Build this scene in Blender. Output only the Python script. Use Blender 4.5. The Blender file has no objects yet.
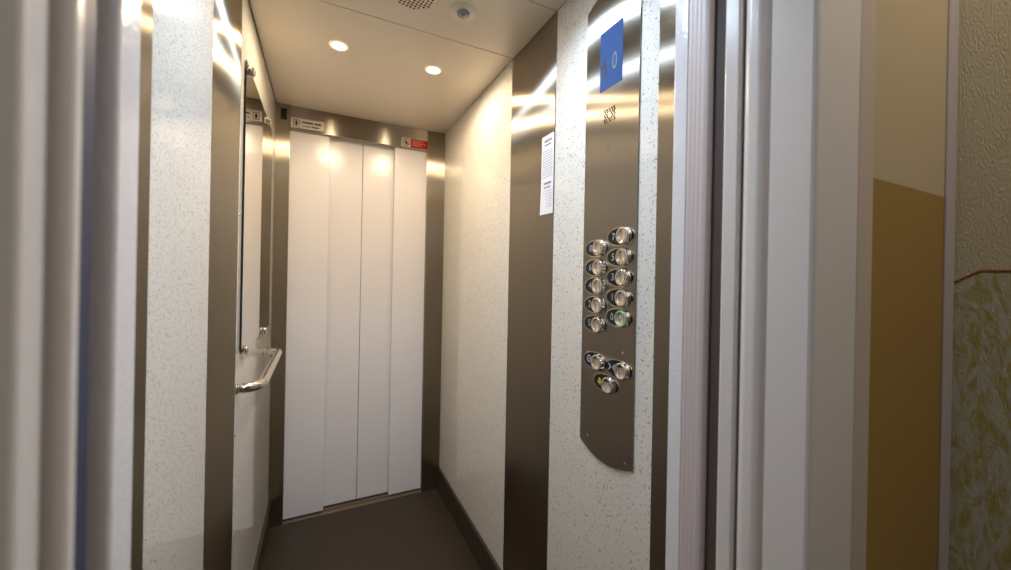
import bpy, bmesh, math
from mathutils import Vector, Matrix
C = bpy.context.scene.collection
S = bpy.context.scene
PI = math.pi

# ------------------------------------------------------------------ materials
def new_mat(name):
    m = bpy.data.materials.new(name); m.use_nodes = True
    nt = m.node_tree
    return m, nt, nt.nodes['Principled BSDF']

def setp(b, **k):
    for key, v in k.items():
        b.inputs[key.replace('_', ' ')].default_value = v

def col(r, g, b):            # sRGB 0-255 -> linear
    f = lambda c: ((c/255+0.055)/1.055)**2.4 if c > 10 else c/255/12.92
    return (f(r), f(g), f(b), 1)

def N(nt, t, **k):
    n = nt.nodes.new(t)
    for a, v in k.items(): setattr(n, a, v)
    return n

def obj_coord(nt, scale=(1, 1, 1)):
    tc = N(nt, 'ShaderNodeTexCoord'); mp = N(nt, 'ShaderNodeMapping')
    mp.inputs['Scale'].default_value = scale
    nt.links.new(tc.outputs['Object'], mp.inputs['Vector'])
    return mp.outputs['Vector']

def math_n(nt, op, a, b=None, c=None):
    n = N(nt, 'ShaderNodeMath', operation=op)
    for i, v in enumerate((a, b, c)):
        if v is None: continue
        if isinstance(v, (int, float)): n.inputs[i].default_value = v
        else: nt.links.new(v, n.inputs[i])
    return n.outputs[0]

def mix_col(nt, fac, a, b):
    n = N(nt, 'ShaderNodeMix', data_type='RGBA')
    for i, v in ((0, fac), (6, a), (7, b)):
        if isinstance(v, (int, float, tuple)): n.inputs[i].default_value = v
        else: nt.links.new(v, n.inputs[i])
    return n.outputs[2]

def plain(name, c, rough=0.5, metal=0.0, spec=0.5, coat=0.0, emit=None, es=0.0):
    m, nt, b = new_mat(name)
    setp(b, Base_Color=c, Roughness=rough, Metallic=metal, Specular_IOR_Level=spec, Coat_Weight=coat)
    if emit: setp(b, Emission_Color=emit, Emission_Strength=es)
    return m

def orange_peel(name, c, rough, scale=260, dist=0.0006, spec=0.5, coat=0.0):
    m, nt, b = new_mat(name)
    setp(b, Base_Color=c, Roughness=rough, Specular_IOR_Level=spec, Coat_Weight=coat, Coat_Roughness=0.15)
    v = obj_coord(nt)
    n = N(nt, 'ShaderNodeTexNoise'); n.inputs['Scale'].default_value = scale; n.inputs['Detail'].default_value = 2
    nt.links.new(v, n.inputs['Vector'])
    bp = N(nt, 'ShaderNodeBump'); bp.inputs['Strength'].default_value = 0.35; bp.inputs['Distance'].default_value = dist
    nt.links.new(n.outputs[0], bp.inputs['Height'])
    nt.links.new(bp.outputs[0], b.inputs['Normal'])
    return m

def brushed(name, c, narrow=0.02, broad=0.5, grain='v'):
    """brushed stainless steel: reflections smear across the grain ('v' = vertical grain, 'h' = horizontal grain)"""
    m, nt, b = new_mat(name)
    nt.nodes.remove(b)
    g = N(nt, 'ShaderNodeBsdfAnisotropic'); g.distribution = 'MULTI_GGX'
    al = math.sqrt(narrow*broad)
    g.inputs['Anisotropy'].default_value = 1-math.sqrt(narrow/broad)
    cz = N(nt, 'ShaderNodeCombineXYZ')
    if grain == 'v': cz.inputs[2].default_value = 1
    else: cz.inputs[0].default_value = 1
    nt.links.new(cz.outputs[0], g.inputs['Tangent'])
    v = obj_coord(nt, (2600, 2600, 2.5) if grain == 'v' else (2.5, 2600, 2600))
    n = N(nt, 'ShaderNodeTexNoise'); n.inputs['Scale'].default_value = 1.0; n.inputs['Detail'].default_value = 3
    nt.links.new(v, n.inputs['Vector'])
    r = math.sqrt(al)
    mr = N(nt, 'ShaderNodeMapRange'); mr.inputs[3].default_value = r*0.9; mr.inputs[4].default_value = r*1.1
    nt.links.new(n.outputs[0], mr.inputs[0]); nt.links.new(mr.outputs[0], g.inputs['Roughness'])
    mc = mix_col(nt, n.outputs[0], tuple(x*0.94 for x in c[:3])+(1,), tuple(min(1, x*1.06) for x in c[:3])+(1,))
    nt.links.new(mc, g.inputs['Color'])
    nt.links.new(g.outputs[0], nt.nodes['Material Output'].inputs[0])
    return m

def laminate(name, base, rough=0.07):
    """glossy speckled laminate: pale ground with dark, blue grey and tan flecks"""
    m, nt, b = new_mat(name)
    setp(b, Roughness=rough, Specular_IOR_Level=0.5)
    cur = base
    for sc, thr, rad, tone in ((210, 0.82, 0.32, col(140, 144, 150)), (320, 0.80, 0.36, col(122, 114, 104)),
                               (420, 0.78, 0.38, col(146, 144, 140)), (190, 0.92, 0.26, col(76, 78, 86)),
                               (350, 0.72, 0.40, col(206, 200, 184))):
        v = obj_coord(nt, (sc, sc, sc*0.8))
        vo = N(nt, 'ShaderNodeTexVoronoi'); vo.inputs['Scale'].default_value = 1.0
        nt.links.new(v, vo.inputs['Vector'])
        sp = N(nt, 'ShaderNodeSeparateColor'); nt.links.new(vo.outputs['Color'], sp.inputs[0])
        pick = math_n(nt, 'GREATER_THAN', sp.outputs[0], thr)
        r = math_n(nt, 'MULTIPLY', sp.outputs[1], rad*1.3)
        near = math_n(nt, 'LESS_THAN', vo.outputs['Distance'], r)
        cur = mix_col(nt, math_n(nt, 'MULTIPLY', pick, near), cur, tone)
    nt.links.new(cur, b.inputs['Base Color'])
    return m

LAM = laminate('speckled_laminate', col(227, 223, 215))
STEEL = brushed('brushed_steel', (0.56, 0.492, 0.39, 1), 0.024, 0.85)
STEEL_COP = brushed('brushed_steel_panel', (0.60, 0.532, 0.435, 1), 0.024, 0.85)
STEEL_H = brushed('brushed_steel_header', (0.56, 0.49, 0.40, 1), 0.022, 0.5, 'h')
CHROME = plain('chrome', (0.78, 0.75, 0.72, 1), 0.07, 1.0)
RAILM = plain('polished_steel', (0.74, 0.70, 0.64, 1), 0.16, 1.0)
SCREW = plain('screw_steel', (0.72, 0.66, 0.58, 1), 0.25, 1.0)
MIRROR = plain('mirror_glass', (0.86, 0.84, 0.78, 1), 0.01, 1.0)
MEDGE = plain('mirror_edge', col(30, 40, 42), 0.15)
DOORW = orange_peel('white_door_enamel', col(238, 234, 236), 0.17, 150, 0.0016, 0.5)
FRAMEW = orange_peel('landing_enamel', col(222, 214, 209), 0.25, 300, 0.0006, 0.5)
FRAMEG = orange_peel('frame_enamel', col(196, 180, 166), 0.35, 300, 0.0004, 0.35)
RIB = plain('ribbed_seal', col(206, 192, 190), 0.45)
GAP_SHADE = plain('gap_shade', col(92, 78, 72), 0.6)  # shade of the open gap, put into a colour
NAVY = plain('navy_edge', col(52, 60, 84), 0.5)  # navy over one whole leaf
BLACK = plain('black_plastic', col(16, 17, 19), 0.25)
GAP = plain('dark_gap', col(22, 19, 16), 0.8, spec=0.1)
CEIL = plain('ceiling_enamel', col(222, 211, 194), 0.30, spec=0.5)
CEILG = plain('sensor_lens', col(150, 152, 160), 0.15)
PAPER = plain('paper', col(228, 228, 232), 0.6)
INKB = plain('ink_grey', col(120, 120, 128), 0.8)
INKD = plain('ink_dark', col(30, 28, 28), 0.8)
SIGNW = plain('sign_white', col(214, 206, 196), 0.4)
SIGNR = plain('sign_red', col(186, 22, 20), 0.35)
SIGNT = plain('sign_red_text', col(232, 150, 140), 0.5)
WHITE = plain('legend_white', col(168, 174, 182), 0.5)
YELLOW = plain('legend_yellow', col(214, 190, 40), 0.5)
GREEN = plain('green_led', col(30, 140, 80), 0.3, emit=col(40, 170, 105), es=0.5)
SKIRT = plain('skirting_vinyl', col(62, 50, 40), 0.32)
SILLM = plain('sill_metal', col(122, 106, 90), 0.45, 0.3)
DARKM = plain('shaft_dark', col(40, 38, 36), 0.8)
PLAST = plain('landing_plaster', col(112, 102, 86), 0.85)
PVC = plain('grey_pvc', col(186, 174, 172), 0.4)
LFLOOR = plain('landing_tiles', col(84, 76, 66), 0.5)
ARROW = plain('display_arrow', col(28, 32, 60), 0.4)

# display: blue backlit screen
m, nt, b = new_mat('blue_screen')
setp(b, Base_Color=col(40, 60, 98), Roughness=0.10, Emission_Color=col(66, 100, 162), Emission_Strength=0.42)
SCREEN = m
OLIVE = plain('display_figure', col(98, 108, 96), 0.4, emit=col(96, 110, 110), es=0.18)

# floor vinyl
m, nt, b = new_mat('cab_floor_vinyl'); setp(b, Roughness=0.42, Specular_IOR_Level=0.35)
v = obj_coord(nt, (300, 300, 300))
n = N(nt, 'ShaderNodeTexNoise'); n.inputs['Scale'].default_value = 1; n.inputs['Detail'].default_value = 3
nt.links.new(v, n.inputs['Vector'])
rp = N(nt, 'ShaderNodeValToRGB'); rp.color_ramp.elements[0].position = 0.42; rp.color_ramp.elements[0].color = col(44, 35, 25)
rp.color_ramp.elements[1].position = 0.68; rp.color_ramp.elements[1].color = col(78, 66, 50)
nt.links.new(n.outputs[0], rp.inputs[0]); nt.links.new(rp.outputs[0], b.inputs['Base Color'])
FLOORM = m

# landing wall: cream above, ochre dado below (world height is the object's own height here)
m, nt, b = new_mat('ochre_dado_wall'); setp(b, Roughness=0.7, Specular_IOR_Level=0.25)
tc = N(nt, 'ShaderNodeTexCoord'); sx = N(nt, 'ShaderNodeSeparateXYZ'); nt.links.new(tc.outputs['Object'], sx.inputs[0])
f = math_n(nt, 'GREATER_THAN', sx.outputs[2], 1.449)
nt.links.new(mix_col(nt, f, col(156, 124, 66), col(188, 170, 136)), b.inputs['Base Color'])
OCHRE = m

# stucco wall with sponged green panel and a terracotta line
m, nt, b = new_mat('stucco_wall'); setp(b, Roughness=0.85, Specular_IOR_Level=0.2)
tc = N(nt, 'ShaderNodeTexCoord'); sx = N(nt, 'ShaderNodeSeparateXYZ'); nt.links.new(tc.outputs['Object'], sx.inputs[0])
mp = N(nt, 'ShaderNodeMapping'); mp.inputs['Scale'].default_value = (1, 3.0, 1); nt.links.new(tc.outputs['Object'], mp.inputs[0])
n1 = N(nt, 'ShaderNodeTexNoise'); n1.inputs['Scale'].default_value = 16; n1.inputs['Detail'].default_value = 6; n1.inputs['Distortion'].default_value = 2.2
nt.links.new(mp.outputs[0], n1.inputs['Vector'])
r1 = N(nt, 'ShaderNodeValToRGB'); r1.color_ramp.elements[0].position = 0.40; r1.color_ramp.elements[0].color = col(194, 192, 172)
r1.color_ramp.elements[1].position = 0.62; r1.color_ramp.elements[1].color = col(172, 158, 92)
nt.links.new(n1.outputs[0], r1.inputs[0])
# line height falls towards the corner: z0 = 1.315 for y < 0.229, else minus 0.7*(y-0.229)
drop = math_n(nt, 'MULTIPLY', math_n(nt, 'MAXIMUM', math_n(nt, 'SUBTRACT', sx.outputs[1], 0.2355), 0.0), 0.68)
dz = math_n(nt, 'ADD', math_n(nt, 'SUBTRACT', sx.outputs[2], 1.3150), drop)
inl = math_n(nt, 'LESS_THAN', math_n(nt, 'ABSOLUTE', dz), 0.0028)
up = math_n(nt, 'GREATER_THAN', dz, 0.0)
c1 = mix_col(nt, up, r1.outputs[0], col(200, 189, 158))
nt.links.new(mix_col(nt, inl, c1, col(140, 78, 60)), b.inputs['Base Color'])
n2 = N(nt, 'ShaderNodeTexNoise'); n2.inputs['Scale'].default_value = 150; n2.inputs['Detail'].default_value = 3
nt.links.new(mp.outputs[0], n2.inputs['Vector'])
bp = N(nt, 'ShaderNodeBump'); bp.inputs['Strength'].default_value = 0.7; bp.inputs['Distance'].default_value = 0.004
nt.links.new(n2.outputs[0], bp.inputs['Height']); nt.links.new(bp.outputs[0], b.inputs['Normal'])
STUCCO = m

def emis(name, c, s):
    m, nt, b = new_mat(name); setp(b, Base_Color=(0.8, 0.8, 0.8, 1), Emission_Color=c, Emission_Strength=s)
    return m
WARM = (1.0, 0.70, 0.36); COOL = (0.62, 0.80, 1.0)
RING_W = emis('warm_halo_glow', (1.0, 0.66, 0.26, 1), 0.45); RING_C = emis('cool_halo_glow', COOL+(1,), 0.6)  # emission on the trim rings paints the halo round each downlight
LED_W = emis('warm_led', WARM+(1,), 60)
LED_C = emis('cool_led', COOL+(1,), 90)
FILLW = emis('warm_fill_glass', (1.0, 0.89, 0.78, 1), 25.0)  # glow of the added fill lamp
LAMPM = emis('landing_lamp_glass', (0.93, 0.96, 1.0, 1), 30.0)

# ------------------------------------------------------------------ mesh helpers
def bx(bm, x0, x1, y0, y1, z0, z1, bev=0.0, seg=2):
    mt = Matrix.Translation(((x0+x1)/2, (y0+y1)/2, (z0+z1)/2)) @ Matrix.Diagonal((x1-x0, y1-y0, z1-z0, 1))
    g = bmesh.ops.create_cube(bm, size=1, matrix=mt)
    if bev > 0:
        es = list({e for v in g['verts'] for e in v.link_edges})
        bmesh.ops.bevel(bm, geom=es, offset=bev, segments=seg, profile=0.5, affect='EDGES')

def prism(bm, pts, z0, z1, smooth_from=None):
    """plan polygon extruded in z"""
    vb = [bm.verts.new((x, y, z0)) for x, y in pts]; vt = [bm.verts.new((x, y, z1)) for x, y in pts]
    n = len(pts)
    for i in range(n):
        j = (i+1) % n
        bm.faces.new((vb[i], vb[j], vt[j], vt[i]))
    bm.faces.new(vb[::-1]); bm.faces.new(vt)

def plate_x(bm, pts, xa, xb):
    """(y,z) outline extruded between xa and xb"""
    A = [bm.verts.new((xa, y, z)) for y, z in pts]; B = [bm.verts.new((xb, y, z)) for y, z in pts]
    n = len(pts)
    for i in range(n):
        j = (i+1) % n
        bm.faces.new((A[i], A[j], B[j], B[i]))
    bm.faces.new(A); bm.faces.new(B[::-1])

def plate_y(bm, pts, ya, yb):
    A = [bm.verts.new((x, ya, z)) for x, z in pts]; B = [bm.verts.new((x, yb, z)) for x, z in pts]
    n = len(pts)
    for i in range(n):
        j = (i+1) % n
        bm.faces.new((A[i], A[j], B[j], B[i]))
    bm.faces.new(A); bm.faces.new(B[::-1])

def lathe(bm, prof, origin, axis='z', seg=32):
    """prof = [(r, h)...] revolved about an axis through origin"""
    o = Vector(origin)
    ax = {'z': (Vector((1, 0, 0)), Vector((0, 1, 0)), Vector((0, 0, 1))),
          'x': (Vector((0, 1, 0)), Vector((0, 0, 1)), Vector((1, 0, 0))),
          'y': (Vector((1, 0, 0)), Vector((0, 0, 1)), Vector((0, 1, 0)))}[axis]
    rings = []
    for r, h in prof:
        if r < 1e-6: rings.append([bm.verts.new(o+ax[2]*h)])
        else: rings.append([bm.verts.new(o+ax[0]*r*math.cos(2*PI*k/seg)+ax[1]*r*math.sin(2*PI*k/seg)+ax[2]*h) for k in range(seg)])
    for a, b in zip(rings, rings[1:]):
        for k in range(seg):
            l = (k+1) % seg
            if len(a) == 1 and len(b) == 1: continue
            if len(a) == 1: f = bm.faces.new((a[0], b[l], b[k]))
            elif len(b) == 1: f = bm.faces.new((a[k], a[l], b[0]))
            else: f = bm.faces.new((a[k], a[l], b[l], b[k]))
            f.smooth = True

def tube(bm, path, r, seg=20, cap=True):
    P = [Vector(p) for p in path]; prev = None; rings = []
    for i, p in enumerate(P):
        t = (P[min(i+1, len(P)-1)]-P[max(i-1, 0)]).normalized()
        if prev is None: u = t.orthogonal().normalized()
        else: u = (prev-t*prev.dot(t)).normalized()
        prev = u; w = t.cross(u)
        rings.append([bm.verts.new(p+r*(u*math.cos(2*PI*k/seg)+w*math.sin(2*PI*k/seg))) for k in range(seg)])
    for a, b in zip(rings, rings[1:]):
        for k in range(seg):
            f = bm.faces.new((a[k], a[(k+1) % seg], b[(k+1) % seg], b[k])); f.smooth = True
    if cap: bm.faces.new(rings[0][::-1]); bm.faces.new(rings[-1])

def ellipse(cy, cz, a, b, n=40, p=2.0):
    out = []
    for k in range(n):
        t = 2*PI*k/n; c, s = math.cos(t), math.sin(t)
        out.append((cy+a*math.copysign(abs(c)**(2/p), c), cz+b*math.copysign(abs(s)**(2/p), s)))
    return out

def obj(name, bm, mat, parent=None, origin=None, smooth=False):
    bmesh.ops.recalc_face_normals(bm, faces=bm.faces[:])
    me = bpy.data.meshes.new(name)
    bm.to_mesh(me); bm.free()
    mats = mat if isinstance(mat, (list, tuple)) else [mat]
    for k in mats: me.materials.append(k)
    if smooth:
        for p in me.polygons: p.use_smooth = True
    if parent is not None:
        w = Vector(parent.location); q = parent.parent
        while q: w += Vector(q.location); q = q.parent
        o = Vector((0, 0, 0))
        me.transform(Matrix.Translation(-w))
    else:
        if origin is None:
            vs = [v.co for v in me.vertices]
            origin = ((min(v.x for v in vs)+max(v.x for v in vs))/2, (min(v.y for v in vs)+max(v.y for v in vs))/2, min(v.z for v in vs))
        o = Vector(origin); me.transform(Matrix.Translation(-o))
    ob = bpy.data.objects.new(name, me); C.objects.link(ob); ob.location = o
    if parent is not None: ob.parent = parent
    return ob

def tag(o, label, cat, group=None):
    o['label'] = label; o['category'] = cat
    if group: o['group'] = group
    return o

def thing(name, label, cat, loc, group=None):
    o = bpy.data.objects.new(name, None); C.objects.link(o); o.location = loc
    o.empty_display_size = 0.05
    return tag(o, label, cat, group)

def struct(name, bm, mat, origin=(0, 0, 0)):
    o = obj(name, bm, mat, origin=origin); o['kind'] = 'structure'; return o

def text_mesh(txt, size, place, mat, name, parent, bold=0.0):
    """lettering as geometry; place maps text-space (tx, ty, tz) to world"""
    cu = bpy.data.curves.new('lettering', 'FONT'); cu.body = txt; cu.size = size
    cu.align_x = 'CENTER'; cu.align_y = 'CENTER'; cu.extrude = 0.0002; cu.offset = bold
    to = bpy.data.objects.new('lettering', cu); C.objects.link(to)
    bpy.context.view_layer.update()
    dg = bpy.context.evaluated_depsgraph_get()
    me = bpy.data.meshes.new_from_object(to.evaluated_get(dg))
    bpy.data.objects.remove(to); bpy.data.curves.remove(cu)
    bm = bmesh.new(); bm.from_mesh(me); bpy.data.meshes.remove(me)
    for v in bm.verts: v.co = Vector(place(v.co.x, v.co.y, v.co.z))
    return obj(name, bm, mat, parent)

B = bmesh.new
# ------------------------------------------------------------------ measures (metres)
XL, XR = -0.217, 0.661          # cab side walls
D = 2.21                        # rear door plane
ZC = 2.13                       # cab ceiling
YF = 0.50                       # inside of the cab front
CY0, CY1 = 1.012, 1.325         # steel column along the side walls
OL, OR = -0.153, 0.555          # door opening
ZD = 2.01                       # door head

# ------------------------------------------------------------------ the cab shell
bm = B(); bx(bm, XL-0.03, XR+0.03, YF-0.02, D+0.005, -0.03, 0); struct('floor', bm, FLOORM)
bm = B(); bx(bm, XL-0.03, XL, YF, CY0+0.001, 0, ZC+0.04); bx(bm, XL-0.03, XL, CY1, D+0.08, 0, ZC+0.04); bx(bm, XL-0.03, XL-0.004, CY0, CY1, 0, ZC+0.04)
struct('wall_left', bm, LAM)
bm = B(); bx(bm, XR, XR+0.03, YF, CY0+0.001, 0, ZC+0.04); bx(bm, XR, XR+0.03, CY1, D+0.08, 0, ZC+0.04); bx(bm, XR+0.004, XR+0.03, CY0, CY1, 0, ZC+0.04)
struct('wall_right', bm, LAM)
g = 0.0012
bm = B()
for y0, y1 in ((YF-0.02, 1.012-g), (1.012+g, 1.312-g), (1.312+g, D+0.01)):
    bx(bm, XL+0.003, XR-0.003, y0, y1, ZC, ZC+0.012, 0.0015, 2)
struct('ceiling', bm, CEIL)
bm = B(); bx(bm, XL-0.03, XR+0.03, YF-0.02, D+0.08, ZC+0.0125, ZC+0.05); struct('ceiling_void', bm, GAP)
for side, x0, x1 in (('left', XL, XL+0.012), ('right', XR-0.012, XR)):
    bm = B(); bx(bm, x0, x1, CY1, D-0.001, 0, 0.127, 0.002); struct('baseboard_'+side, bm, SKIRT)

# steel columns and front strips set into the side walls
def strip(name, label, cat, x0, x1, y0, y1, z0=0.0, z1=ZC-0.001, grp=None):
    bm = B(); bx(bm, x0, x1, y0, y1, z0, z1, 0.0008, 1)
    return tag(obj(name, bm, STEEL), label, cat, grp)
strip('steel_column', 'brushed steel upright between speckled panel and mirror on the left cab wall', 'column', XL-0.003, XL-0.0003, CY0+0.002, CY1-0.002)
strip('steel_column', 'brushed steel upright behind the white notice on the right cab wall', 'column', XR-0.002, XR+0.003, CY0+0.002, CY1-0.002)
strip('steel_corner_strip', 'narrow dark steel corner strip beside left speckled panel', 'trim strip', XL-0.0005, XL+0.0025, YF+0.001, 0.688)
strip('steel_corner_strip', 'steel corner strip right of the control panel beside white door edge', 'trim strip', XR-0.0025, XR+0.0005, YF+0.001, 0.602)
# screws that hold the left wall panel
for z in (1.454, 0.805):
    bm = B(); lathe(bm, [(0.0045, -0.001), (0.0045, 0.0012), (0.003, 0.002), (0, 0.0022)], (XL, 1.343, z), 'x', 16)
    hi = z > 1
    tag(obj('screw', bm, SCREW), ('small screw head in the narrow wall strip left of the mirror' if hi else 'small screw head on the left cab wall below the handrail'), 'screw')

# ------------------------------------------------------------------ rear portal
bm = B(); bx(bm, XL, OL, D, D+0.03, 0, ZC-0.001, 0.001, 1); struct('trim_1', bm, STEEL)
bm = B(); bx(bm, OR, XR, D, D+0.03, 0, ZC-0.001, 0.001, 1); struct('trim_2', bm, STEEL)
bm = B(); bx(bm, OL+0.001, OR-0.001, D+0.001, D+0.03, ZD, ZC-0.001, 0.001, 1); struct('trim_3', bm, STEEL_H)
bm = B()
bx(bm, OL, OR, D+0.0055, D+0.033, -0.03, 0.0005, 0.0008, 1); bx(bm, OL, OR, D+0.044, D+0.068, -0.03, 0.0005, 0.0008, 1); bx(bm, OL, OR, D+0.080, D+0.11, -0.03, 0.0005, 0.0008, 1)
struct('door_sill', bm, SILLM)
bm = B(); bx(bm, OL, OR, D+0.0055, D+0.11, -0.04, -0.0295); struct('sill_bed', bm, GAP)
bm = B(); bx(bm, XL-0.03, XR+0.03, D+0.115, D+0.14, -0.04, ZC+0.05); struct('wall_rear', bm, DARKM)
# dark caulk shadow line between jambs and laminate
# ------------------------------------------------------------------ rear sliding leaves, each its own thing
def leaf(name, label, x0, x1, y0, y1, z0=0.009, z1=2.06, mat=None, grp=None, bev=0.004):
    bm = B(); bx(bm, x0, x1, y0, y1, z0, z1, bev, 3)
    o = tag(obj(name, bm, mat or DOORW), label, 'elevator door', grp)
    return o
LG = 'white sliding leaves of the rear cab door'
leaf('sliding_door_leaf', 'widest white sliding door leaf, under the white pictogram sign at left', -0.20, 0.033, D+0.026, D+0.054, grp=LG)
leaf('sliding_door_leaf', 'recessed white sliding door leaf directly left of the centre seam', -0.02, 0.2015, D+0.062, D+0.09, grp=LG)
leaf('sliding_door_leaf', 'recessed white sliding door leaf directly right of the centre seam', 0.2035, 0.43, D+0.062, D+0.09, grp=LG)
leaf('sliding_door_leaf', 'white sliding door leaf under the red prohibition sign', 0.371, 0.61, D+0.026, D+0.054, grp=LG)

# ------------------------------------------------------------------ signs on the header
t = thing('pictogram_sign', 'white sign with boxed pictogram and black lines above the left rear leaf', 'sign', (-0.0735, D, 2.021))
bm = B(); bx(bm, -0.150, 0.003, D-0.0015, D+0.001, 2.021, 2.071); obj('plate', bm, SIGNW, t)
bm = B()
ys, ye = D-0.0022, D-0.0012
fr = 0.0022                       # box of the pictogram
x0, x1, z0, z1 = -0.138, -0.111, 2.028, 2.063
bx(bm, x0, x1, ys, ye, z0, z0+fr); bx(bm, x0, x1, ys, ye, z1-fr, z1); bx(bm, x0, x0+fr, ys, ye, z0, z1); bx(bm, x1-fr, x1, ys, ye, z0, z1)
lathe(bm, [(0, -0.0005), (0.0032, -0.0005), (0.0032, 0.0008), (0, 0.0008)], (-0.1245, D-0.0018, 2.056), 'y', 16)
plate_y(bm, [(-0.1305, 2.052), (-0.1185, 2.052), (-0.1185, 2.041), (-0.121, 2.041), (-0.121, 2.032), (-0.128, 2.032), (-0.128, 2.041), (-0.1305, 2.041)], ys, ye)
obj('pictogram', bm, INKD, t)
bm = B(); bx(bm, -0.1045, -0.1037, ys, ye, 2.023, 2.069); obj('dividing_line', bm, INKB, t)
def word(bm, x, z, widths, h, y0, y1, gap=0.0012):
    """strokes of a line of print too small to read"""
    for i, w in enumerate(widths):
        bx(bm, x, x+w, y0, y1, z, z+h*(1.0 if i % 3 else 0.82)); x += w+gap
    return x
bm = B(); x = word(bm, -0.098, 2.049, [0.0042]*10, 0.009, ys, ye, 0.0009); word(bm, x+0.005, 2.049, [0.0042]*6, 0.009, ys, ye, 0.0009)
obj('heading', bm, INKD, t)
bm = B(); x = word(bm, -0.096, 2.031, [0.004, 0.002, 0.005, 0.002, 0.006], 0.007, ys, ye, 0.003); word(bm, x+0.006, 2.031, [0.0036]*8, 0.007, ys, ye, 0.0009)
obj('second_line', bm, INKD, t)

t = thing('prohibition_sign', 'small red sign with white prohibition symbol square above the right rear leaf', 'sign', (0.478, D, 2.015))
bm = B(); bx(bm, 0.453, 0.553, D-0.0015, D+0.001, 2.015, 2.064); obj('red_field', bm, SIGNR, t)
bm = B(); bx(bm, 0.403, 0.453, D-0.0015, D+0.001, 2.015, 2.064); obj('white_field', bm, SIGNW, t)
bm = B(); c0 = (0.428, 2.0395)
pts = [(0.020, 0), (0.0155, 0)]
for k in range(32):
    a, b2 = 2*PI*k/32, 2*PI*(k+1)/32
    plate_y(bm, [(c0[0]+r*math.cos(q), c0[1]+r*math.sin(q)) for r, q in ((0.020, a), (0.020, b2), (0.0160, b2), (0.0160, a))], ys, ye)
plate_y(bm, [(c0[0]-0.0125, c0[1]+0.0095), (c0[0]-0.0095, c0[1]+0.0125), (c0[0]+0.0125, c0[1]-0.0095), (c0[0]+0.0095, c0[1]-0.0125)], ys-0.0003, ye)
obj('prohibition_ring', bm, plain('sign_dark_red', col(120, 22, 22), 0.4), t)
bm = B(); bx(bm, 0.423, 0.433, ys, ye-0.0001, 2.030, 2.049, 0.0003, 1); bx(bm, 0.418, 0.438, ys, ye-0.0001, 2.036, 2.041); obj('symbol', bm, INKD, t)
bm = B()
for z, n_ in ((2.050, 14), (2.0385, 17), (2.027, 12)): word(bm, 0.462, z, [0.0036]*n_, 0.006, ys, ye, 0.0009)
obj('lettering', bm, SIGNT, t)

# slotted plate on the left jamb
t = thing('slotted_plate', 'small dark slotted plate at the top of the left rear jamb', 'plate', (-0.181, D, 2.053))
bm = B(); bx(bm, -0.194, -0.167, D-0.002, D+0.0005, 2.052, 2.108, 0.0006, 1); obj('plate', bm, plain('dark_plate', col(44, 38, 32), 0.4), t)
bm = B()
for k in range(5): bx(bm, -0.189, -0.172, D-0.0026, D-0.0015, 2.060+k*0.0095, 2.064+k*0.0095)
obj('slots', bm, GAP, t)

# ------------------------------------------------------------------ ceiling fittings
def downlight(x, y, warm, label):
    t = thing('downlight', label, 'ceiling light', (x, y, ZC), 'recessed cab downlights')
    bm = B(); lathe(bm, [(0.024, 0.001), (0.024, -0.0025), (0.029, -0.003), (0.034, -0.0012), (0.0345, 0.0)], (x, y, ZC), 'z', 40); obj('halo_ring', bm, RING_W if warm else RING_C, t)
    bm = B(); lathe(bm, [(0, -0.0015), (0.0235, -0.0015), (0.0235, 0.0)], (x, y, ZC), 'z', 32); obj('lens', bm, LED_W if warm else LED_C, t)
    ld = bpy.data.lights.new('downlight_beam', 'SPOT'); ld.energy = 11.8 if warm else 18.0
    ld.color = (1.0, 0.80, 0.55) if warm else (0.63, 0.79, 1.0)
    ld.spot_size = math.radians(180 if warm else 150); ld.spot_blend = 0.42 if warm else 0.85; ld.shadow_soft_size = 0.014
    lo = bpy.data.objects.new('downlight_beam', ld); C.objects.link(lo); lo.location = (0, 0, -0.006); lo.parent = t
    return t
downlight(0.046, 1.54, True, 'glowing warm ceiling downlight on the left, above the leftmost door leaf')
downlight(0.402, 1.54, True, 'glowing warm ceiling downlight on the right, nearer the steel upright with the notice')
downlight(0.046, 0.78, False, 'cool white ceiling downlight over the left speckled panel')
downlight(0.402, 0.78, False, 'cool white ceiling downlight over the control panel')

t = thing('ceiling_speaker', 'round patch of dark speaker holes in the cab ceiling', 'speaker', (0.237, 1.15, ZC))
bm = B(); lathe(bm, [(0, -0.0006), (0.068, -0.0006), (0.0685, 0.0002)], (0.237, 1.15, ZC), 'z', 48); obj('cover', bm, CEIL, t)
bm = B()
rot = math.radians(9)
for i in range(-6, 7):
    for j in range(-6, 7):
        px, py = i*0.0115, j*0.0115
        if math.hypot(px, py) > 0.062: continue
        qx, qy = px*math.cos(rot)-py*math.sin(rot), px*math.sin(rot)+py*math.cos(rot)
        lathe(bm, [(0, -0.0011), (0.0034, -0.0011), (0.0034, 0)], (0.237+qx, 1.15+qy, ZC), 'z', 12)
obj('perforation', bm, BLACK, t)

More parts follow.
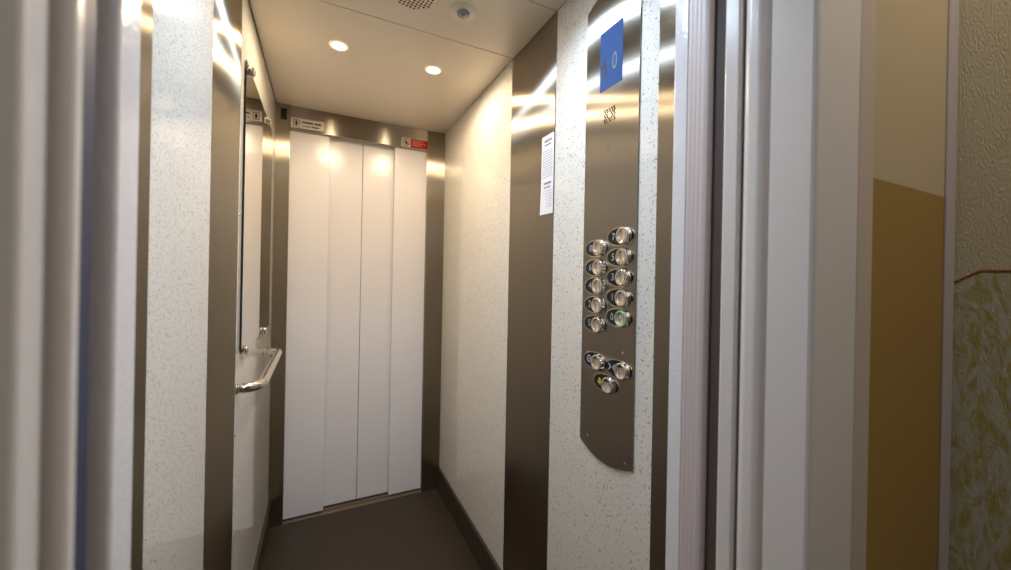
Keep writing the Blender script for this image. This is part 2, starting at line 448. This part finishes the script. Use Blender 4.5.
t = thing('ceiling_sensor', 'round flush ceiling fitting with grey lens near the speaker holes', 'sensor', (0.396, 1.155, ZC))
bm = B(); lathe(bm, [(0.0, -0.0022), (0.041, -0.0022), (0.0435, -0.0012), (0.0437, 0.0004)], (0.396, 1.155, ZC), 'z', 48); obj('cover_ring', bm, CEIL, t)
bm = B(); lathe(bm, [(0.0, -0.012), (0.012, -0.0115), (0.0185, -0.008), (0.0205, -0.0018)], (0.396, 1.155, ZC), 'z', 32); l = obj('lens', bm, CEILG, t); l['label'] = 'grey domed lens'
bm = B(); lathe(bm, [(0.0, -0.0135), (0.005, -0.0132), (0.006, -0.0112)], (0.394, 1.152, ZC), 'z', 16); obj('light_emitter', bm, plain('sensor_dark', col(110, 112, 120), 0.3), l)

# ------------------------------------------------------------------ mirror and handrail on the left wall
t = thing('wall_mirror', 'frameless mirror on chrome knobs on the left cab wall', 'mirror', (XL, 1.74, 1.03))
bm = B(); bx(bm, XL+0.003, XL+0.006, 1.374, 2.05, 1.037, 1.926)
o = obj('glass', bm, [MIRROR, MEDGE], t)
for p in o.data.polygons: p.material_index = 0 if p.normal.x > 0.9 else 1
for y, z, up in ((1.435, 1.918, 1), (1.88, 1.924, 1), (1.412, 1.043, -1), (1.855, 1.040, -1)):
    bm = B()
    lathe(bm, [(0.006, 0.0), (0.006, 0.0065), (0.0135, 0.0068), (0.0150, 0.010), (0.0140, 0.0160), (0.0090, 0.019), (0, 0.0195)], (XL, y, z), 'x', 28)
    obj('mirror_knob', bm, CHROME, t)

t = thing('handrail', 'polished steel handrail below the mirror on the left cab wall', 'handrail', (XL, 1.70, 0.93))
ya, yb, xr, zr, rb = 1.343, 1.905, XL+0.061, 0.942, 0.045
path = [(XL+0.001, ya, zr)]
for k in range(9):
    a = PI/2*k/8; path.append((xr-rb+rb*math.sin(a), ya+rb-rb*math.cos(a), zr))
for k in range(9):
    a = PI/2*k/8; path.append((xr-rb+rb*math.cos(a), yb-rb+rb*math.sin(a), zr))
path.append((XL+0.001, yb, zr))
bm = B(); tube(bm, path, 0.0145, 24); obj('bar', bm, RAILM, t)
for y in (ya, yb):
    bm = B(); lathe(bm, [(0.0145, 0.0005), (0.0165, 0.0005), (0.0165, 0.002), (0.0155, 0.003), (0.0146, 0.0032)], (XL, y, zr), 'x', 28); obj('wall_flange', bm, RAILM, t)

# ------------------------------------------------------------------ paper notice on the right steel upright
t = thing('paper_sign', 'white printed paper notice stuck on the right steel upright', 'notice', (XR-0.003, 1.05, 1.487))
bm = B()
ny, nz = 5, 8
grid = []
for i in range(ny+1):
    for j in range(nz+1):
        fy, fz = i/ny, j/nz
        y = 1.0135+fy*0.073; z = 1.492+fz*0.258
        lift = 0.0035*(fy**2)*(1-fz)**3
        grid.append((XR-0.0034-lift, y, z))
for off in (0, 0.0004):
    vs = [bm.verts.new((x-off, y, z)) for x, y, z in grid]
    for i in range(ny):
        for j in range(nz):
            q = i*(nz+1)+j
            bm.faces.new((vs[q], vs[q+1], vs[q+nz+2], vs[q+nz+1]))
obj('sheet', bm, PAPER, t)
import random
rnd = random.Random(4)
def print_lines(bm, zs, h, y_from, y_to, dens):
    for z in zs:
        y = y_to
        while y > y_from:
            w = rnd.uniform(0.003, 0.009)
            bx(bm, XR-0.0046, XR-0.0037, max(y-w, y_from), y, z, z+h); y -= w+dens
NH, NT = plain('notice_heading', col(150, 150, 160), 0.8), plain('notice_text', col(196, 196, 206), 0.8)
for zt, nl in ((1.728, 11), (1.589, 7)):
    bm = B(); print_lines(bm, [zt], 0.0075, 1.026, 1.070, 0.0008); print_lines(bm, [zt-0.012], 0.005, 1.03, 1.068, 0.001); obj('heading', bm, NH, t)
    bm = B(); print_lines(bm, [zt-0.030+0.007*(nl == 7)-k*0.0085 for k in range(nl)], 0.0026, 1.020, 1.080, 0.0013); obj('printed_text', bm, NT, t)

# ------------------------------------------------------------------ control panel
H0 = 1.2947
XP = XR-0.004
kx = XP/XR
def cp(y, z): return (y*kx, H0+(z-H0)*kx)
t = thing('control_panel', 'tall brushed steel control panel with buttons and blue display on right cab wall', 'control panel', (XR, 0.755, 0.815))
out = []
ya, yb = 0.6605*kx, 0.858*kx
nn = 18
for k in range(nn+1):
    f = k/nn; y = ya+(yb-ya)*f; out.append((y, 0.8435-0.027*(1-(2*f-1)**2)))
for k in range(nn+1):
    f = 1-k/nn; y = ya+(yb-ya)*f; out.append((y, 2.020+0.027*(1-(2*f-1)**2)))
bm = B(); plate_x(bm, out, XP, XR+0.0005); obj('faceplate', bm, STEEL_COP, t)
for y, z in ((0.850, 2.006), (0.668, 2.010), (0.823, 0.862), (0.683, 0.849), (0.696, 1.111), (0.664, 1.614)):
    yy, zz = cp(y, z); bm = B(); lathe(bm, [(0.003, -0.0002), (0.003, 0.0006), (0.0015, 0.0011), (0, 0.0011)], (XP-0.0009, yy, zz), 'x', 14)
    obj('screw', bm, SCREW, t)
y0, z0 = cp(0.7165, 1.780); y1, z1 = cp(0.800, 1.935)
bm = B(); bx(bm, XP-0.0008, XP+0.001, y0, y1, z0, z1); dsp = obj('display_screen', bm, SCREEN, t)
dsp['label'] = 'blue display screen'
yc, zc = cp(0.784, 1.836)
bm = B()
xa, xb = XP-0.0014, XP-0.0006
plate_x(bm, [(yc-0.0105, zc+0.003), (yc+0.0105, zc+0.003), (yc, zc+0.027)], xa, xb)
plate_x(bm, [(yc-0.0105, zc-0.003), (yc+0.0105, zc-0.003), (yc, zc-0.027)], xa, xb)
obj('direction_arrows', bm, ARROW, dsp)
yc, zc = cp(0.745, 1.840)
text_mesh('0', 0.062, lambda a, b2, c2: (XP-0.0009-c2*0.5, yc-a*0.62, zc+b2), OLIVE, 'floor_figure', dsp)
# intercom holes
bm = B()
for i in range(5):
    for j in range(6):
        yy = 0.7415+i*0.0088+(0.003 if j % 2 else 0); zz = 1.694+j*0.0062
        if i == 2 and j in (2, 3): continue
        yy, zz = cp(yy, zz)
        lathe(bm, [(0, -0.0005), (0.0029, -0.0005), (0.0029, 0.0006)], (XP, yy, zz), 'x', 10)
obj('intercom_grille', bm, BLACK, t)
yy, zz = cp(0.762, 1.624)
bm = B(); bx(bm, XP-0.0005, XP+0.0005, yy-0.0045, yy+0.0035, zz-0.0045, zz-0.003); bx(bm, XP-0.0005, XP+0.0005, yy+0.002, yy+0.0035, zz-0.0045, zz+0.005); bx(bm, XP-0.0005, XP+0.0005, yy-0.0025, yy+0.002, zz+0.0035, zz+0.005)
obj('engraved_mark', bm, INKB, t)

def bell(bm, y, z, x0, x1, s=1.0):
    pts = [(-0.0085, -0.006), (-0.0085, -0.004), (-0.0055, 0.0), (-0.005, 0.006), (-0.002, 0.009), (0.002, 0.009), (0.005, 0.006), (0.0055, 0.0), (0.0085, -0.004), (0.0085, -0.006)]
    plate_x(bm, [(y-a*s, z+b2*s) for a, b2 in pts], x0, x1)
    plate_x(bm, [(y-a*s, z+b2*s) for a, b2 in ((-0.003, -0.007), (0.003, -0.007), (0.0015, -0.0095), (-0.0015, -0.0095))], x0, x1)

rows = [(0.799, 1.367, '8'), (0.799, 1.316, '6'), (0.799, 1.267, '4'), (0.799, 1.217, '2'), (0.799, 1.166, 'S'),
        (0.711, 1.392, '7'), (0.711, 1.341, '5'), (0.711, 1.291, '3'), (0.711, 1.241, '1'), (0.711, 1.192, '0'),
        (0.797, 1.068, 'open'), (0.708, 1.066, 'close'), (0.754, 1.020, 'bell')]
for y, z, s in rows:
    py, pz = cp(y, z)
    bm = B(); plate_x(bm, ellipse(py, pz, 0.0465, 0.0230, 44, 2.15), XP-0.0022, XP); 
    b_ = obj('push_button', bm, CHROME, t)
    bm = B(); plate_x(bm, ellipse(py, pz, 0.0445, 0.0212, 44, 2.15), XP-0.0030, XP-0.0020); f_ = obj('label_face', bm, BLACK, b_)
    cy, cz = cp(y-0.0175, z)
    bm = B()
    lathe(bm, [(0.0222, -0.002), (0.0222, -0.0045), (0.0210, -0.0055), (0.0210, -0.0125), (0.0195, -0.0150), (0.0155, -0.0155), (0.0145, -0.0140), (0.006, -0.0128), (0, -0.0125)], (XP, cy, cz), 'x', 40)
    obj('button_cap', bm, CHROME, b_)
    ly = py+0.0235
    if s == 'bell':
        bm = B(); bell(bm, ly-0.002, pz+0.001, XP-0.0034, XP-0.0028, 0.95); q = obj('bell_symbol', bm, YELLOW, b_)
    elif s == 'open':
        bm = B()
        for k in range(20):
            a, c2 = 2*PI*k/20, 2*PI*(k+1)/20
            plate_x(bm, [(ly-r*math.cos(u)*0.9, pz+0.002+r*math.sin(u)) for r, u in ((0.010, a), (0.010, c2), (0.007, c2), (0.007, a))], XP-0.0034, XP-0.0028)
        bx(bm, XP-0.0034, XP-0.0028, ly-0.0035, ly+0.0035, pz+0.0003, pz+0.0035)
        obj('legend', bm, WHITE, b_)
    elif s == 'close':
        bm = B()
        for sg in (1, -1):
            plate_x(bm, [(ly+sg*0.0015, pz+0.001), (ly+sg*0.011, pz+0.011), (ly+sg*0.011, pz+0.0065), (ly+sg*0.006, pz+0.001), (ly+sg*0.011, pz-0.0045), (ly+sg*0.011, pz-0.009)], XP-0.0034, XP-0.0028)
        obj('legend', bm, WHITE, b_)
    else:
        text_mesh(s, 0.025, lambda a, b2, c2, ly=ly, pz=pz: (XP-0.0031-c2, ly-a*0.9, pz+b2), WHITE, 'legend', b_)
    if s == '0':
        bm = B()
        for k in range(40):
            a, c2 = 2*PI*k/40, 2*PI*(k+1)/40
            plate_x(bm, [(cy+r*math.cos(u), cz+r*math.sin(u)) for r, u in ((0.0180, a), (0.0180, c2), (0.0166, c2), (0.0166, a))], XP-0.0160, XP-0.0150)
        g_ = obj('light_ring', bm, GREEN, b_); g_['label'] = 'ring glowing green around the cap'
        b_['label'] = 'push button lit green'

# ------------------------------------------------------------------ cab front, cab door leaves, landing doors
bm = B(); bx(bm, XL-0.03, -0.167, YF-0.02, YF, 0, ZC+0.04); bx(bm, 0.596, XR+0.03, YF-0.02, YF, 0, ZC+0.04); bx(bm, -0.168, 0.597, YF-0.02, YF, ZD, ZC+0.04)
struct('wall_front', bm, STEEL)
bm = B(); bx(bm, XR+0.0, XR+0.03, 0.308, YF-0.021, -0.03, 2.2); struct('light_stop_right', bm, DARKM)  # unseen closing box, added to stop light leaking in at the right
bm = B(); bx(bm, XL-0.05, XL-0.02, 0.308, YF-0.021, -0.03, 2.2); struct('light_stop_left', bm, DARKM)  # same unseen light stop, added on the left
bm = B(); bx(bm, XL-0.05, XR+0.03, 0.40, YF-0.021, ZD, 2.2); bx(bm, XL-0.05, XR+0.03, 0.308, 0.395, 2.03, 2.2); struct('light_stop_top', bm, DARKM)  # unseen header boxes added to block light above the leaves
bm = B(); bx(bm, XL-0.02, XR, 0.312, 0.385, -0.03, -0.001); bx(bm, XL-0.02, XR, 0.40, YF-0.021, -0.03, -0.001); struct('door_sill_front', bm, SILLM)

CG, LGp = 'open cab door leaves at the entrance', 'open landing door leaves at the entrance'
def plan_leaf(name, label, pts, mat, grp, z0=0.006, z1=2.06):
    bm = B(); prism(bm, pts, z0, z1)
    return tag(obj(name, bm, mat), label, 'elevator door', grp)
def rounded(x0, x1, y0, y1, r, side, n=6):
    """leaf section whose visible end (side=-1: low x, +1: high x) has rounded corners"""
    xe, xf = (x0, x1) if side < 0 else (x1, x0)
    s = -side
    pts = [(xf, y0)]
    for k in range(n+1):
        a = PI/2*k/n; pts.append((xe+s*(r-r*math.sin(a)), y0+r-r*math.cos(a)))
    for k in range(n+1):
        a = PI/2*k/n; pts.append((xe+s*(r-r*math.cos(a)), y1-r+r*math.sin(a)))
    pts.append((xf, y1))
    return pts
# right side
plan_leaf('sliding_door_leaf', 'white leaf edge nearest the steel corner strip at the right of the entrance', rounded(0.5555, 0.655, 0.4445, 0.4735, 0.003, -1), DOORW, CG)
ribs = [(0.655, 0.405), (0.559, 0.405), (0.5562, 0.4075)]
for k in range(4):
    y = 0.4115+k*0.0080
    ribs += [(0.55545, y), (0.5552, y+0.0022), (0.5552, y+0.0052), (0.55545, y+0.0074)]
ribs += [(0.5560, 0.4440), (0.655, 0.4440)]
plan_leaf('sliding_door_leaf', 'ribbed pinkish white leaf edge left of the dark gap at the right of the entrance', ribs, RIB, CG)
plan_leaf('sliding_door_leaf', 'thin white leaf edge right of the dark gap at the right of the entrance', rounded(0.555, 0.655, 0.3545, 0.380, 0.004, -1), FRAMEW, LGp)
plan_leaf('sliding_door_leaf', 'rounded white leaf edge next to the broad white jamb on the right', rounded(0.555, 0.655, 0.3165, 0.3530, 0.014, -1, 10), FRAMEW, LGp)
bm = B(); bx(bm, 0.566, 0.655, 0.3805, 0.4045, 0.006, 2.03); tag(obj('gap_shade_strip', bm, GAP_SHADE), 'dark strip painting the shade in the gap between white leaf edges on the right', 'painted shade')  # solid strip painting the shade of the gap between the leaves
# left side
plan_leaf('sliding_door_leaf', 'pale bluish leaf edge nearest the left speckled panel at the left of the entrance', rounded(-0.21, -0.1545, 0.438, 0.470, 0.003, 1), DOORW, CG)
plan_leaf('sliding_door_leaf', 'blurred pale leaf edge beside the navy strip at the left of the entrance', rounded(-0.21, -0.1458, 0.405, 0.4375, 0.003, 1), DOORW, CG)
plan_leaf('sliding_door_leaf', 'blurred grey brown leaf left of the navy strip at the entrance', [(-0.21, 0.317), (-0.1350, 0.317), (-0.1338, 0.3182), (-0.1338, 0.3250), (-0.1346, 0.3262), (-0.152, 0.3262), (-0.152, 0.3495), (-0.21, 0.3495)], FRAMEW, LGp)
plan_leaf('sliding_door_leaf', 'navy edged leaf between pale strips at the left of the entrance', rounded(-0.21, -0.1495, 0.354, 0.380, 0.002, 1), NAVY, LGp)

# landing door frame
t = thing('landing_door_frame', 'pale enamelled landing door frame around the elevator entrance', 'door frame', (0.2, 0.28, 0))
bm = B(); prism(bm, [(0.6625, 0.311), (0.555, 0.311), (0.555, 0.262), (0.5562, 0.2585), (0.5585, 0.2568), (0.562, 0.256), (0.6615, 0.256), (0.6625, 0.257)], 0, 2.08)
obj('right_jamb', bm, FRAMEW, t)
bm = B(); prism(bm, [(0.6640, 0.268), (0.6640, 0.257), (0.665, 0.256), (0.7065, 0.256), (0.7085, 0.258), (0.7085, 0.268)], 0, 2.08)
obj('trim_strip', bm, FRAMEG, t)
bm = B(); prism(bm, [(-0.21, 0.308), (-0.1414, 0.308), (-0.1257, 0.2590), (-0.1260, 0.2570), (-0.1275, 0.256), (-0.21, 0.256)], 0, 2.08)
obj('left_jamb', bm, FRAMEW, t)
bm = B(); bx(bm, -0.125, 0.5545, 0.2565, 0.307, ZD, 2.08, 0.002, 2); obj('head', bm, FRAMEW, t)

# ------------------------------------------------------------------ landing
bm = B(); bx(bm, 0.709, 1.06, 0.268, 0.30, 0, 2.6); bx(bm, -1.3, -0.2105, 0.268, 0.30, 0, 2.6); bx(bm, -0.2105, 0.709, 0.268, 0.30, 2.081, 2.6); bx(bm, 0.6635, 0.709, 0.2685, 0.311, 0, 2.081)
struct('wall_landing_front', bm, OCHRE)
bm = B(); bx(bm, 1.06, 1.09, -2.2, 0.30, 0, 2.6); struct('wall_landing_right', bm, STUCCO)
bm = B(); bx(bm, -1.33, -1.3, -2.2, 0.30, 0, 2.6); struct('wall_landing_left', bm, PLAST)
bm = B(); bx(bm, -1.3, 1.06, -2.23, -2.2, 0, 2.6); struct('wall_landing_back', bm, PLAST)
bm = B(); bx(bm, -1.33, 1.09, -2.23, 0.307, -0.03, 0); struct('floor_landing', bm, LFLOOR)
bm = B(); bx(bm, -1.33, 1.09, -2.23, 0.30, 2.6, 2.63); struct('ceiling_landing', bm, PLAST)
bm = B(); bx(bm, 1.0115, 1.0530, 0.2645, 0.268, 0, 2.6, 0.001, 2); struct('trim_4', bm, PVC)
def dome_lamp(x, y, glass, label):
    t = thing('landing_lamp', label, 'ceiling light', (x, y, 2.6))
    bm = B(); lathe(bm, [(0.16, 0), (0.16, -0.02), (0.155, -0.022)], (x, y, 2.6), 'z', 40); obj('base', bm, PVC, t)
    bm = B(); lathe(bm, [(0.15, -0.02), (0.14, -0.05), (0.10, -0.078), (0.05, -0.09), (0, -0.093)], (x, y, 2.6), 'z', 40); obj('dome', bm, glass, t)
dome_lamp(0.05, -1.0, LAMPM, 'cool opal dome lamp on the landing ceiling behind the viewer')
dome_lamp(0.86, -0.17, FILLW, 'added warm fill lamp on the landing ceiling beside the stucco wall')  # unseen lamp added to brighten the right side of the landing

# ------------------------------------------------------------------ world, camera
w = bpy.data.worlds.new('World'); S.world = w; w.use_nodes = True
w.node_tree.nodes['Background'].inputs[0].default_value = (0.5, 0.55, 0.6, 1); w.node_tree.nodes['Background'].inputs[1].default_value = 0.02

F, YAW, ROLL, SY = 378.26, math.radians(26.0326), math.radians(1.0928), -11.11
fw = Vector((math.sin(YAW), math.cos(YAW), 0)); rt = Vector((math.cos(YAW), -math.sin(YAW), 0)); up = Vector((0, 0, 1))
r2 = rt*math.cos(ROLL)+up*math.sin(ROLL); u2 = -rt*math.sin(ROLL)+up*math.cos(ROLL)
cd = bpy.data.cameras.new('Camera'); co = bpy.data.objects.new('Camera', cd); C.objects.link(co)
mw = Matrix.Identity(4)
for i in range(3):
    mw[i][0], mw[i][1], mw[i][2] = r2[i], u2[i], -fw[i]
mw[2][3] = H0
co.matrix_world = mw
cd.sensor_fit = 'HORIZONTAL'; cd.sensor_width = 36; cd.lens = F/1011*36; cd.shift_x = 0; cd.shift_y = SY/1011
cd.clip_start = 0.01
cd.dof.use_dof = True; cd.dof.focus_distance = 1.25; cd.dof.aperture_fstop = 2.8
S.camera = co
S.view_settings.view_transform = 'Standard'; S.view_settings.look = 'None'
S.view_settings.exposure = 0.20; S.view_settings.gamma = 1; S.view_settings.use_curve_mapping = False
